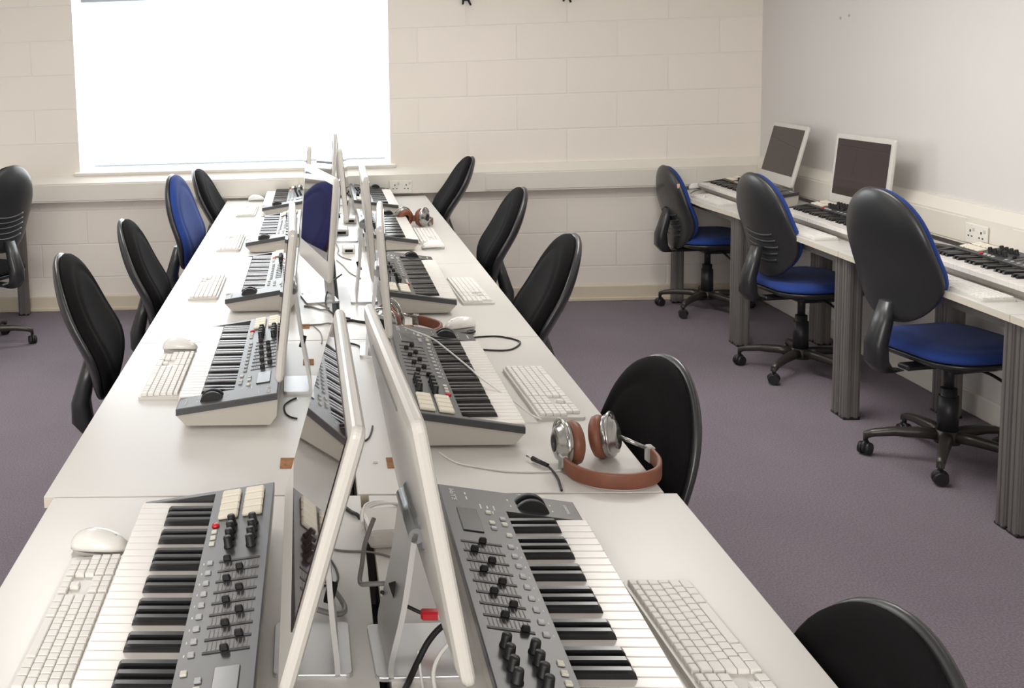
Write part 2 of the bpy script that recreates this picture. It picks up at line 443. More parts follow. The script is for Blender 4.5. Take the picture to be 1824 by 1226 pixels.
# ------------------------------------------------------------------ chairs
def bk_out(W, H, n=26, top=.80):
    f = lambda t: W/2*(max(0, 1-abs(2*t-1)**2.9))**(1/2.0)*(1.06-(1.06-top)*t**1.25)*(.86+.14*min(1, t/.35))
    ts = [(1-cos(pi*k/n))/2 for k in range(n+1)]
    right = [(f(t), H*t) for t in ts]
    left = [(-f(t), H*t) for t in reversed(ts[1:-1])]
    return right + left
def back_warp(yo, lum=.035):
    def w(a, b, n):
        t = b/.52
        y = yo + .55*a*a - lum*(sin(pi*min(1, max(0, t))*.95))*.0 + lum*math.exp(-((t-.28)/.25)**2) + n
        return Vector((a, y, b))
    return w
def chair_meshes(fabric):
    d = {}
    d['shell'] = MB().pillow(bk_out(.46, .52), (0, .25), .022, .03, back_warp(0), p=4).mesh('backrest_shell', M['shell'])
    d['cushion'] = MB().pillow(bk_out(.445, .505), (0, .25), .042, .012, lambda a, b, n: back_warp(.016)(a, b+.008, n), groove=.006, p=4.5).mesh('backrest_cushion', fabric)
    so = rrect(.48, .46, .13, 6)
    d['seat'] = MB().pillow(so, (0, 0), .045, .012, lambda a, b, n: Vector((a, b, n - .10*max(0, b-.12)**1.0*.5 + .12*a*a)), groove=.004, p=4.5).mesh('seat', fabric)
    d['pan'] = MB().pillow([(x*.99, y*.99) for x, y in so], (0, 0), .008, .034, lambda a, b, n: Vector((a, b, n - .05*max(0, b-.12) + .12*a*a)), p=5).mesh('seat_shell', M['shell'])
    b = MB()
    b.box((0, .02, 0), (.16, .20, .045), bev=.012)
    b.box((0, -.14, .0), (.06, .18, .02), bev=.006)
    d['mech'] = b.mesh('mechanism', M['blackp'])
    b = MB()
    secs = []
    for y, z, w, h in ((-.20, -.07, .05, .02), (-.255, -.07, .075, .03), (-.285, -.03, .085, .034), (-.288, .04, .085, .03), (-.265, .12, .075, .026), (-.245, .20, .06, .02)):
        secs.append([(x, y+yy*h, z+zz*.0) for x, yy, zz in ((-w/2, -.6, 0), (-w*.3, -1, 0), (w*.3, -1, 0), (w/2, -.6, 0), (w/2, .6, 0), (w*.3, 1, 0), (-w*.3, 1, 0), (-w/2, .6, 0))])
    b.loft(secs)
    d['bar'] = b.mesh('back_support', M['shell'])
    d['lever'] = MB().tube([(.07, .0, 0), (.15, .0, 0), (.21, .0, -.012), (.245, .0, -.02)], .006, 8, 3).mesh('lever', M['blackp'])
    b = MB().cyl((0, 0, .10), (0, 0, .30), .028, .028, 20); b.cyl((0, 0, .30), (0, 0, .41), .018, .018, 16)
    d['col'] = b.mesh('gas_column', M['blackp'])
    d['sleeve'] = MB().cyl((0, 0, .13), (0, 0, .27), .036, .034, 20).mesh('column_cover', M['blackp'])
    b = MB(); b.cyl((0, 0, .075), (0, 0, .125), .045, .04, 24)
    d['hub'] = b.mesh('base_hub', M['pipe'])
    b = MB(); secs = []
    for k, (rr, zc, w, h) in enumerate(((.03, .105, .044, .036), (.10, .108, .042, .034), (.18, .104, .036, .03), (.25, .092, .030, .026), (.282, .078, .026, .026))):
        secs.append([(rr, x, zc+z) for x, z in ((-w/2, -h/2), (w/2, -h/2), (w/2*.9, h*.25), (w/2*.5, h/2), (-w/2*.5, h/2), (-w/2*.9, h*.25))])
    b.loft(secs)
    d['arm'] = b.mesh('base_arm', M['pipe'])
    b = MB(); b.cyl((0, 0, .05), (0, 0, .08), .009, seg=10)
    prof = [(-.030+.06*k/8, .028*sqrt(max(0, 1-(-1+2*k/8)**2))) for k in range(9)]
    b.pillow([(.029*cos(2*pi*k/14), .03+.027*sin(2*pi*k/14)) for k in range(14)], (0, .03), .012, .012, lambda a, z, n: Vector((a, n*.9, z+.002)))
    d['hood'] = b.mesh('caster', M['blackp'])
    b = MB()
    for s in (-1, 1): b.cyl((0, s*.008, .026), (0, s*.022, .026), .026, .023, 18)
    d['wheel'] = b.mesh('caster_wheel', M['blackp'])
    return d
CM_B, CM_U = chair_meshes(M['fab']), chair_meshes(M['blue'])
def rib_mesh():
    b = MB()
    for k in range(5):
        z = .10 + .032*k; w = .13 - .008*abs(k-2)
        pts = []
        for i in range(9):
            a = -w + 2*w*i/8
            t = z/.52
            y = .55*a*a + .035*math.exp(-((t-.28)/.25)**2) - .0285
            pts.append((a, y, z - .015*(1-(a/w)**2)))
        b.tube(pts, .0065, 6, 2)
    return b.mesh('lumbar_rib', M['shell'])
RIB = rib_mesh()
def chair(kind, loc, face, label, group, recline=10, dz=0.0, seat_z=.45, ribs=False, base_rz=0.0, back_dy=0.0):
    """face: direction the sitter looks, degrees from +x"""
    m = CM_U if kind == 'blue' else CM_B
    t = thing('office_chair', label, 'chair', (loc[0], loc[1], 0), R(face-90), group)
    rc = R(recline)
    piv = (0, -.215+back_dy, .535+dz)
    sh = link('backrest_shell', m['shell'], t, piv, (rc, 0, 0))
    link('backrest_cushion', m['cushion'], t, piv, (rc, 0, 0))
    if ribs: link('lumbar_rib', RIB, sh)
    link('seat', m['seat'], t, (0, .03, seat_z)); link('seat_shell', m['pan'], t, (0, .03, seat_z-.012))
    me = link('mechanism', m['mech'], t, (0, .03, seat_z-.062)); link('lever', m['lever'], me)
    link('back_support', m['bar'], t, (0, .0+back_dy*.5, seat_z))
    c = link('gas_column', m['col'], t, (0, 0, seat_z-.45-.01)); link('column_cover', m['sleeve'], c)
    h = link('base_hub', m['hub'], t)
    for k in range(5):
        a = 2*pi*k/5 + base_rz
        ar = link('base_arm', m['arm'], t, (0, 0, 0), (0, 0, a))
        cs = link('caster', m['hood'], t, (.275*cos(a), .275*sin(a), 0), (0, 0, a+1.1+k))
        link('wheel', m['wheel'], cs)
    return t
CH_A = 'black chairs along the open aisle'; CH_B = 'chairs along the window-side row'; CH_W = 'blue-fronted chairs at the wall desks'
# aisle side (facing -x)
chair('black', (.49, 4.20), 180, 'black fabric chair tucked in at the far end of the aisle row by the trunking', CH_A, 22, 0)
chair('black', (.575, 2.92), 178, 'black fabric chair in the aisle row, second from the window wall', CH_A, 18, -.04)
chair('black', (.495, 1.60), 178, 'black fabric chair in the aisle row, in the middle of the five', CH_A, 18, -.04)
chair('black', (.545, .42), 190, 'low black chair tucked in behind the brown headphones', CH_A, 8, -.175, .43)
chair('black', (.53, -.66), 188, 'low black chair cut off by the bottom of the picture, turned to the camera', CH_A, 6, -.235, .42)
# window side (facing +x)
chair('black', (-.57, 1.36), 2, 'big black fabric chair of the window-side row, first from the camera', CH_B, 14, -.035)
chair('black', (-.53, 2.28), 2, 'black fabric chair of the window-side row, in front of the bright blue one', CH_B, 14, -.06)
chair('blue', (-.546, 3.40), -8, 'bright blue fabric chair in the window-side row', CH_B, 6, -.01)
chair('black', (-.44, 4.33), -4, 'dark chair half hidden behind the bright blue chair by the trunking', CH_B, 16, -.06)
# wall desks (facing +x)
chair('blue', (2.365, 1.965), 11, 'chair with a smooth egg-shaped dark back and bright blue front at the wall desks', CH_W, 8, .035, base_rz=R(27), back_dy=-.05)
chair('blue', (2.33, 3.115), 8, 'chair with a ridged dark back, in the middle of the three at the wall desks', CH_W, 8, -.04, ribs=True, base_rz=R(16), back_dy=.02)
c1 = chair('blue', (2.345, 4.40), 3, 'small far chair with a blue front in the corner by the block wall', CH_W, 6, -.14, ribs=True, base_rz=R(21))
MB().box((.176, .006, .41), (.004, .016, .026), bev=.001).build('care_tag', mat('pink_tag', (.75, .45, .42), .6), [c for c in c1.children if c.name.startswith('backrest_shell')][0])
chair('black', (-2.02, 3.85), 152, 'grey ridged-back chair cut off by the picture edge on the window side', CH_B, 10, .04, ribs=True, base_rz=R(20))

# ------------------------------------------------------------------ music keyboards
KL, KD = .80, .252
SL = .152
def zt(y): return .052 + SL*y
def text_mesh(s, size, mirror=True):
    cu = bpy.data.curves.new('print', 'FONT'); cu.body = s; cu.size = size; cu.extrude = .0003; cu.align_x = 'CENTER'; cu.align_y = 'CENTER'
    o = bpy.data.objects.new('print', cu); COL.objects.link(o)
    dg = bpy.context.evaluated_depsgraph_get()
    me = bpy.data.meshes.new_from_object(o.evaluated_get(dg)); bpy.data.objects.remove(o); bpy.data.curves.remove(cu)
    if mirror:
        for v in me.vertices: v.co.x = -v.co.x
        me.flip_normals()
    me.materials.clear(); me.materials.append(M['ink']); me.name = 'print'
    return me
TXT1 = text_mesh('IMPULSE', .014); TXT2 = text_mesh('novation', .011)
kx0, kx1 = -KL/2+.014, KL/2-.085      # key bed
KP = (kx1-kx0)/29
def key_x(i): return kx1 - (i+.5)*KP   # i = 0 is the low C at the wheel end
b = MB(); b.box((0, .069, .046), (KP-.0009, .146, .020), bev=.0016); WK = b.mesh('white_key', M['wkey'])
b = MB(); b.loft([[(-.0062, .052, .056), (.0062, .052, .056), (.0062, .142, .056), (-.0062, .142, .056)], [(-.0056, .0545, .064), (.0056, .0545, .064), (.0056, .142, .064), (-.0056, .142, .064)], [(-.0046, .059, .0685), (.0046, .059, .0685), (.0048, .142, .0685), (-.0048, .142, .0685)]], smooth=False)
BK = b.mesh('black_key', M['bkey'])
RX = (math.atan(SL), 0, 0)
b = MB(); b.box((0, 0, .003), (.026, .036, .008), bev=.0025); PADM = b.mesh('drum_pad', M['pad'])
b = MB(); b.lathe([(.0, 0), (.0088, 0), (.0088, .002), (.0076, .004), (.0070, .017), (.0062, .019), (0, .019)], 16); KNM = b.mesh('knob', M['knob'])
b = MB(); b.box((0, 0, .001), (.011, .010, .004), bev=.001); BTM = b.mesh('button', M['btn']); BTC = BTM.copy(); BTC.materials[0] = M['btnw']
b = MB(); b.lathe([(0, 0), (.0072, 0), (.0072, .002), (.006, .0045), (0, .0052)], 14); RDM = b.mesh('red_button', M['red'])
def fader_mesh(k):
    b = MB(); b.box((0, 0, .0003), (.0062, .068, .0014)); c = -.02 + .0046*((k*5) % 9)
    b.box((0, c, .006), (.008, .014, .010), bev=.002, taper=.8)
    return b.mesh('fader', M['knob'])
FDM = [fader_mesh(k) for k in range(9)]
b = MB(); b.cyl((-.0065, 0, 0), (.0065, 0, 0), .032, seg=28); WHM = b.mesh('wheel', M['knob'])
MK1 = MB().box((0, 0, 0), (.006, .002, .0006)).mesh('fader_mark', M['ink']); MK2 = MB().box((0, 0, 0), (.010, .0024, .0006)).mesh('panel_mark', M['ink'])
def midi(lite=False):
    t = thing('music_keyboard', '', 'music keyboard')
    b = MB()
    e = [(-.002, .040), (.02, .012), (.028, .008), (KD-.02, .008), (KD-.004, .030), (KD, .074), (.15, .0575), (.142, .034), (.0, .034)]
    f = [(-.002, .036), (.02, .012), (.028, .008), (KD-.02, .008), (KD-.004, .030), (KD, .074), (.15, .0575), (.142, .0562), (.0, .0355)]
    for pr, x0, x1 in ((f, -KL/2+.006, kx0-.001), (e, kx0-.001, kx1+.001), (f, kx1+.001, KL/2-.006)):
        b.loft([[(x, y, z) for y, z in pr] for x in (x0, x1)], smooth=False)
    b.box((0, .13, .004), (KL-.06, .19, .008))
    b.build('case', M['case'], t)
    # U-shaped dark top
    b = MB()
    P = [(-KL/2, 0), (-KL/2, KD), (KL/2, KD), (KL/2, 0), (kx1+.001, 0), (kx1+.001, .141), (kx0-.001, .141), (kx0-.001, 0)]
    b.prism(list(reversed(P)), lambda x, y: zt(y)-.017, lambda x, y: zt(y), bev=.002)
    b.build('top_panel', M['deck'], t)
    if lite:
        w = MB(); k = MB()
        for i in range(29):
            w.box((key_x(i), .069, .046), (KP-.0009, .146, .020), bev=.0016)
            if i % 7 in (0, 1, 3, 4, 5) and i < 28: k.box((key_x(i)-KP/2, .097, .062), (.0122, .09, .013), taper=.88)
        w.build('white_keys', M['wkey'], t); k.build('black_keys', M['bkey'], t)
    else:
        for i in range(29):
            link('white_key', WK, t, (key_x(i), 0, 0))
            if i % 7 in (0, 1, 3, 4, 5) and i < 28: link('black_key', BK, t, (key_x(i)-KP/2, 0, 0))
    X = lambda s: -KL/2 + s
    for j, y in enumerate((.173, .217)):
        for i in range(4): link('drum_pad', PADM, t, (X(.034+.030*i), y, zt(y)), RX)
    for j, y in enumerate((.184, .222)):
        for i in range(4): link('knob', KNM, t, (X(.165+.028*i+.006*j), y, zt(y)), RX)
    link('record_button', RDM, t, (X(.160), .153, zt(.153)), RX)
    for i in range(3): link('button', BTC, t, (X(.184+.023*i), .153, zt(.153)), RX)
    for i in range(9):
        link('fader', FDM[i], t, (X(.300+.0335*i), .206, zt(.206)), RX)
        link('button', BTM, t, (X(.300+.0335*i), .157, zt(.157)), RX)
    hb = MB()
    for i in range(8):
        for k in range(10): hb.box((X(.300+.0335*i+.0168), .178+.0063*k, zt(.178+.0063*k)+.0001), (.019, .0016, .0008), rot=RX)
    hb.build('fader_scale', M['tick'], t)
    MB().box((0, 0, .0008), (.092, .036, .003), bev=.001).build('display', M['lcd'], t, (X(.655), .212, zt(.212)), RX)
    for i in range(5):
        for y in (.152, .174):
            if (i + (y > .16)) % 3 != 1: link('button', BTM if i % 2 else BTC, t, (X(.612+.021*i), y, zt(y)), RX)
    for s in (.738, .764): link('bend_wheel' if s < .75 else 'mod_wheel', WHM, t, (X(s), .088, zt(.088)-.014))
    for i in range(9): link('fader_mark', MK1, t, (X(.300+.0335*i), .1465, zt(.1465)), RX)
    if not lite:
        for (s_, y, w) in ((.72, .16, .018), (.72, .172, .012), (.72, .184, .02), (.70, .165, .01), (.75, .205, .014), (.77, .205, .010), (.74, .126, .008), (.765, .128, .008), (.742, .05, .006), (.766, .05, .006)):
            o = link('panel_mark', MK2, t, (X(s_), y, zt(y)), RX); o.scale = (w/.01, 1, 1)
    link('model_lettering', TXT1, t, (X(.758), .228, zt(.228)+.0004), RX)
    link('maker_lettering', TXT2, t, (X(.758), .022, zt(.022)+.0004), (RX[0], 0, 0))
    return t
kfull, klite = midi(False), midi(True)
used = {'f': False, 'l': False}
def place_midi(lite, x, y, z, row, label, group):
    rz = R(-90) if row == 'L' else R(90)
    k = 'l' if lite else 'f'; p = klite if lite else kfull
    if not used[k]:
        used[k] = True; p.location = (x, y, z); p.rotation_euler = (0, 0, rz); p['label'] = label; p['group'] = group; return p
    return dup(p, (x, y, z), rz, label, group)
GK = 'music keyboards on the tables'
# origin is the middle of the front edge
for lite, x, y, l in ((False, -.378, -.545, 'music keyboard with cream pads and red button, window side, cut off below'),
                      (False, -.392, .795, 'music keyboard with its silver end facing us, second from the camera on the window side'),
                      (False, -.372, 1.975, 'music keyboard in the middle of the window-side row, its panel shining white'),
                      (True, -.375, 3.13, 'music keyboard second from the window wall on the window side'),
                      (True, -.355, 4.28, 'small far music keyboard at the window wall, on the blue chair side')):
    place_midi(lite, x, y, T, 'L', l, GK)
for lite, x, y, l in ((False, .436, -.56, 'dark music keyboard with white lettering and bend wheels, aisle side, cut off below'),
                      (False, .428, .645, 'music keyboard with a white cable lying across its keys, behind the brown headphones'),
                      (False, .440, 1.895, 'music keyboard in the middle of the aisle-side row, seen past the edge-on computer'),
                      (True, .425, 3.10, 'music keyboard on the aisle side beside the white mouse and pale keyboard'),
                      (True, .425, 4.25, 'small far music keyboard at the window wall on the aisle side')):
    place_midi(lite, x, y, T, 'R', l, GK)
GW = 'music keyboards on the wall desks'
for x, y, l in ((2.318, 4.10, 'black music keyboard on the wall desk in the corner under the turned screen'),
                (2.318, 2.98, 'black music keyboard with upright knobs under the large square screen on the wall desk'),
                (2.33, 1.76, 'black music keyboard on the wall desk at the picture edge, beyond the egg-backed chair')):
    d = dup(kfull, (x, y, T), R(-90), l, GW)

# ------------------------------------------------------------------ computer keyboards
def mac_kb():
    t = thing('computer_keyboard', '', 'computer keyboard')
    W, D = .415, .115
    MB().prism(rrect(W, D, .008), 0, lambda x, y: .007+.03*(y+D/2)*1.0, bev=.0015).build('keyboard_tray', M['keyt'], t)
    b = MB(); zf = lambda y: .007+.03*(y+D/2)
    def key(cx, cy, w, d): b.box((cx, cy, zf(cy)+.0035), (w, d, .008), bev=.0012, taper=.93)
    x0 = -W/2+.006; p = .0182
    # mirrored like the photograph: number pad at the sitter's left
    rows = [(.0445, .012), (.028, .0165), (.0105, .0165), (-.007, .0165), (-.0245, .0165), (-.042, .0165)]
    for r, (y, d) in enumerate(rows):
        for c in range(4):
            if not (r >= 4 and c == 0): key(x0+p*(c+.5), y, p-.0016, d)
        if r in (0, 1, 2, 4, 5):
            for c in range(3):
                if not (r == 4 and c != 1): key(x0+p*(4.35+c+.5), y, p-.0016, d)
        xm = x0+p*7.7; n = 15; xw = W/2-.006-xm
        if r < 5:
            pr = xw/(14.3 if r else 15); k = 0
            off = [0, 0, .0, .35, .75][r]*pr
            x = xm
            first = pr*(1.0+[0, .3, .3, .6, 1.0][r]*1.0)
            key(x+first/2, y, first-.0016, d); x += first
            while x + pr*1.6 < xm+xw: key(x+pr/2, y, pr-.0016, d); x += pr
            key((x+xm+xw)/2, y, xm+xw-x-.0016, d)
        else:
            ws = [1.2, 1.0, 1.2, 5.8, 1.2, 1.0, 1.4]; sc = xw/sum(ws); x = xm
            for q in ws: key(x+q*sc/2, y, q*sc-.0016, d); x += q*sc
    b.build('keycaps', M['keyw'], t)
    MB().box((0, D/2-.012, .003), (W*.9, .012, .006)).build('rear_foot', M['keyt'], t)
    return t
mk = mac_kb(); first = [True]
def place_kb(x, y, rz, label, group, z=T):
    if first[0]:
        first[0] = False; mk.location = (x, y, z); mk.rotation_euler = (0, 0, R(rz)); mk['label'] = label; mk['group'] = group; return mk
    return dup(mk, (x, y, z), R(rz), label, group)
GC = 'white computer keyboards on the tables'
place_kb(-.438, -.49, -90, 'white computer keyboard in front of the mouse at the bottom on the window side', GC)
place_kb(-.470, .835, -90, 'white computer keyboard lying at the table edge beside the silver-ended music keyboard', GC)
place_kb(-.478, 2.00, -90, 'white computer keyboard in the middle of the window-side row, near the blue chair', GC)
place_kb(-.465, 3.01, -90, 'pale computer keyboard washed out by window light, beyond the blue chair', GC)
place_kb(-.455, 4.10, -90, 'far computer keyboard in front of the round mouse at the window wall', GC)
place_kb(.532, -.585, 93, 'white computer keyboard at the bottom on the aisle side, low table corner', GC)
place_kb(.545, .635, 92, 'white computer keyboard behind the brown headphones on the aisle side', GC)
place_kb(.530, 1.84, 92, 'white computer keyboard on the aisle side in the middle of the row', GC)
place_kb(.503, 3.07, 90, 'pale computer keyboard behind the white mouse on the aisle side', GC)
GD = 'white computer keyboards on the wall desks'
place_kb(2.250, 4.06, -90, 'white computer keyboard on the corner wall desk', GD)
place_kb(2.255, 2.93, -90, 'white computer keyboard on the wall desk between the ridged and the egg-shaped chair backs', GD)
place_kb(2.262, 1.74, -90, 'white computer keyboard at the wall desk edge beyond the egg-backed chair', GD)

# ------------------------------------------------------------------ mice
def mouse_proto():
    t = thing('computer_mouse', '', 'mouse')
    out = [(.056*cos(a)*(1-.0*cos(a)), .030*sin(a)*(1+.08*cos(a))) for a in [2*pi*k/24 for k in range(24)]]
    b = MB().pillow(out, (0, 0), .030, .0, lambda a, c, n: Vector((a, c, .007 + max(0, n)*(1-.25*(a/.056)) + .006*(1-(a/.056)**2))), p=2.2)
    b.build('mouse_shell', M['mouse'], t)
    MB().prism([(x*.93, y*.9) for x, y in out], 0, .008).build('mouse_base', M['mgrey'], t)
    MB().lathe([(0, -.004), (.003, -.003), (.0042, 0), (.003, .003), (0, .004)], 12, Matrix.Translation((.030, 0, .031))).build('scroll_ball', M['mgrey'], t)
    return t
mp_ = mouse_proto(); mfirst = [True]
def place_mouse(x, y, rz, label):
    if mfirst[0]:
        mfirst[0] = False; mp_.location = (x, y, T); mp_.rotation_euler = (0, 0, R(rz)); mp_['label'] = label; mp_['group'] = 'white mice'; return
    dup(mp_, (x, y, T), R(rz), label, 'white mice')
place_mouse(-.450, -.245, -3, 'white mouse at the end of the computer keyboard at the bottom on the window side')
place_mouse(-.474, 1.105, 0, 'white mouse beyond the computer keyboard, second from the camera on the window side')
place_mouse(-.425, 4.56, 0, 'round white mouse by the far music keyboard at the window wall')
place_mouse(.497, 2.745, 178, 'white mouse alone on the aisle-side table in front of a pale computer keyboard')
place_mouse(.425, 1.30, 200, 'white mouse behind the folded headphones at the end of the middle aisle music keyboard')
place_mouse(2.34, 4.585, 20, 'white mouse on the corner wall desk beside the keyboard')

# ------------------------------------------------------------------ all-in-one computers
def imac(x, y, face, tilt, label, group, W=.545, H=.355, zb=.125, th=.022, z=T, chin=.075, stand_w=.145, f0=-.07, so=0.0, hf=.46, rear=.06):
    """face: direction the screen looks, degrees from +x"""
    t = thing('desktop_computer', label, 'computer', (x, y, z), R(face+90), group)
    tl = R(tilt)
    mt = Matrix.Rotation(R(90), 4, 'X')     # xy outline -> xz, extrude towards -y
    b = MB()
    out = rrect(W, H, .014, 5, 0, H/2)
    a0 = [Vector((px, 0, pz)) for px, pz in out]
    def ring(k, yy): return [(px*(1-2*k/W), yy, H/2+(pz-H/2)*(1-2*k/H)) for px, pz in out]
    secs = [ring(.004, -.0), ring(.0008, .003), ring(0, .006), ring(0, th*.55), ring(.004, th*.8), ring(.016, th*.97), ring(.03, th)]
    b.loft(secs, smooth=False)
    hs = b.build('display_housing', M['mac'], t, (0, -.012, zb), (-tl, 0, 0))
    m = .024
    sw, sh = W-2*m, H-m-chin
    MB().prism(rrect(sw, sh, .003, 2, 0, chin+sh/2), 0, .0012, mt).build('screen', M['scr'], hs, (0, -.0006, 0))
    v = MB()
    v.box((0, th+.0006, H*.9), (W*.5, .002, .006)); v.build('rear_vent', M['cabg'], hs)
    pm = MB()
    for i in range(5): pm.box((W*.18+.016*i, th+.0006, .05), (.010, .002, .008))
    pm.build('ports', M['hole'], hs)
    # stand
    hy = -.012 + th + .008 + (H*hf)*sin(tl); hz = zb + H*hf*cos(tl)
    MB().cyl((so-stand_w/2, hy, hz), (so+stand_w/2, hy, hz), .0115, seg=16).build('hinge', M['hinge'], t)
    MB().box((so, hy-.012, hz), (stand_w*.92, .02, .05), rot=(-tl, 0, 0), bev=.004).build('hinge_plate', M['hinge'], t)
    b = MB(); fy = hy + rear
    ab = fy-.022
    prof = [(hy+.002, hz+.004), (hy+(ab-hy)*.5, hz*.5), (ab-.001, .03), (ab, .004)]
    P = [Vector((so, p[0], p[1])) for p in spline([(a, c, 0) for a, c in prof], 4)]
    secs = []
    for i, p in enumerate(P):
        d = (P[min(i+1, len(P)-1)]-P[max(i-1, 0)]).normalized(); nrm = Vector((0, d.z, -d.y))*.004
        secs.append([p+nrm+Vector((-stand_w/2, 0, 0)), p+nrm+Vector((stand_w/2, 0, 0)), p-nrm+Vector((stand_w/2, 0, 0)), p-nrm+Vector((-stand_w/2, 0, 0))])
    b.loft(secs, smooth=False)
    am = b.build('stand_arm', M['alu'], t)
    q = (hy+(ab-hy)*.56, hz*.44)
    MB().lathe([(0, -.0062), (.011, -.0062), (.011, .0062), (0, .0062)], 16, Matrix.Translation((so, q[0], q[1])) @ Matrix.Rotation(R(72), 4, 'X') @ Matrix.Scale(1.6, 4, (0, 1, 0))).build('cable_hole', M['hole'], am)
    MB().prism(rrect(stand_w, fy-f0, .01, 3, so, (fy+f0)/2), 0, .007, bev=.0015).build('stand_foot', M['alu'], t)
    return t
GI = 'white desktop computers back to back'; 
imac(-.089, -.505, 180.8, 16.6, 'white desktop computer at the bottom whose glossy screen mirrors the music keyboard pads', GI, W=.635, H=.372, zb=.086, so=.07, hf=.36, f0=-.025, rear=.036)
imac(.133, -.492, 2.7, 9.8, 'white desktop computer seen from behind on its metal stand, red cable tip below it', GI, W=.645, H=.362, zb=.091, so=-.085, hf=.36, f0=-.04, rear=.062)
imac(-.140, .668, 181.5, 7.1, 'white desktop computer seen exactly edge-on in the window-side row', GI, W=.538, H=.38, zb=.113, so=-.06, f0=.004)
imac(.175, 1.06, -3.3, 3.8, 'white desktop computer seen edge-on beside the aisle-side middle music keyboard', GI, W=.531, H=.321, zb=.11, f0=.004)
imac(-.045, 1.768, 191.0, 5.3, 'white desktop computer turned towards us, its dark screen reflecting deep blue', GI, W=.56, H=.369, zb=.119, f0=-.05, rear=.04)
imac(.160, 1.759, -.8, 3.4, 'white desktop computer showing its narrow pale side, third along the aisle row', GI, W=.54, H=.374, zb=.118, f0=-.02, rear=.05)
imac(-.095, 3.20, 182, 4, 'white desktop computer edge-on against the bright window, behind the blue-screened one', GI, W=.5, f0=-.02)
imac(.112, 3.05, -3, 4, 'thin white desktop computer edge-on before the trunking, aisle row near the window', GI, W=.5, f0=-.05, rear=.05)
imac(.010, 3.98, 191, 4, 'far white desktop computer turned to the room in front of the window', GI, W=.48, rear=.05)
imac(.100, 4.32, -1, 3, 'last white desktop computer edge-on at the window wall in the aisle row', GI, W=.48, H=.335, f0=-.06, rear=.05)
GJ = 'white desktop computers on the wall desks'
imac(2.600, 3.15, 183.6, 5.8, 'white desktop computer with a large square dark screen on the wall desk', GJ, W=.483, H=.374, zb=.06, chin=.07, f0=-.02, rear=.05)
imac(2.595, 4.06, 177.4, 14.6, 'white desktop computer with a leaning dark screen in the far corner', GJ, W=.487, H=.351, zb=.095, chin=.062, rear=.04, f0=-.02)

# ------------------------------------------------------------------ headphones
def headphones_proto():
    t = thing('headphones', '', 'headphones')
    P = spline([(-.098, .040, .020), (-.092, -.005, .019), (-.060, -.048, .019), (0, -.068, .019), (.060, -.048, .019), (.092, .0, .020), (.098, .050, .024)], 6)
    secs = []
    for i, p in enumerate(P):
        d = (P[min(i+1, len(P)-1)]-P[max(i-1, 0)]).normalized(); n = Vector((d.y, -d.x, 0)).normalized()
        prof = []
        for a, c in rrect(.010, .034, .004, 3): prof.append(p + n*a + Vector((0, 0, c)))
        secs.append(prof)
    MB().loft(secs).build('headband', M['brown'], t)
    for s, c, ax in ((-1, (-.078, .082, .050), (-1, .05, .04)), (1, (.022, .105, .050), (.80, -.56, .18))):
        axv = Vector(ax).normalized()
        mt = Matrix.Translation(c) @ axv.to_track_quat('Z', 'Y').to_matrix().to_4x4()
        cup = MB().lathe([(0, -.004), (.042, -.004), (.047, .0), (.047, .008), (.043, .014), (.038, .016), (.035, .022), (.024, .027), (0, .028)], 28, mt).build('ear_cup', M['chrome'], t)
        MB().lathe([(.018, -.026), (.034, -.031), (.044, -.026), (.048, -.015), (.045, -.004), (.018, -.004)], 28, mt).build('ear_cushion', M['brown'], t)
        MB().lathe([(0, .0285), (.016, .0285), (.019, .0275), (.019, .024)], 20, mt).build('cup_badge', M['knob'], cup)
        y = MB()
        ring = [mt @ Vector((.051*cos(a), .051*sin(a), .012)) for a in [pi*.15+1.7*pi*k/16*.6 for k in range(17)]]
        y.tube(ring, .0035, 8, 1); y.build('yoke', M['chrome'], t)
        e = Vector(P[0] if s < 0 else P[-1]); 
        sl = MB(); sl.box(e + Vector((0, .006, .0)), (.016, .024, .037), bev=.003)
        sl.cyl(e + Vector((0, .015, .008)), mt @ Vector((-.0, .0, .026)), .005, .004, 10)
        sl.build('slider', M['chrome'], t)
    return t
h1 = headphones_proto(); h1.location = (.585, .078, T); h1.rotation_euler = (0, 0, R(8)); tag(h1, 'brown leather and silver headphones lying at the table edge by the low chair', 'headphones', 'brown headphones')
dup(h1, (.285, 1.235, T), R(60), 'brown headphones showing one round silver cup behind the music keyboard with the white cable', 'brown headphones')
dup(h1, (.49, 3.50, T), R(150), 'brown headphones lying by the far chair of the aisle row', 'brown headphones')

# ------------------------------------------------------------------ cables and small things
def cable(pts, m, label, r=.0022, z=None, name='cable', cat='cable', ends=None):
    q = [(p[0], p[1], (p[2] if len(p) > 2 else T+r)) for p in pts]
    o = MB().tube(q, r, 8, 6).build(name, M[m])
    return tag(o, label, cat)
cable([(.231, .225), (.25, .18), (.269, .155), (.303, .136), (.358, .112), (.42, .106), (.47, .112), (.50, .125)], 'cabw', 'thin white cable running from under the music keyboard to the brown headphones')
cable([(.215, .965, .828), (.245, .925, .826), (.290, .885, .815), (.325, .80, .803), (.347, .70, .802), (.362, .62, .803), (.372, .56, .803), (.40, .50, .793), (.44, .455, .772), (.478, .43, .745), (.50, .415, .738)], 'cabw', 'white cable draped across the black keys of a music keyboard', .0024)
o = thing('jack_cable', 'black jack plug with its cable beside the brown headphones', 'cable', (.44, .145, T))
MB().cyl((-.012, .022, .008), (.012, -.018, .008), .006, .0045, 10).build('plug', M['blackp'], o)
MB().cyl((-.012, .022, .008), (-.022, .038, .008), .002, seg=8).build('jack_tip', M['chrome'], o)
MB().tube([(.012, -.018, .007), (.018, -.04, .004), (.020, -.08, .003), (.017, -.11, .003), (.014, -.138, .003)], .0025).build('cord', M['cabk'], o)
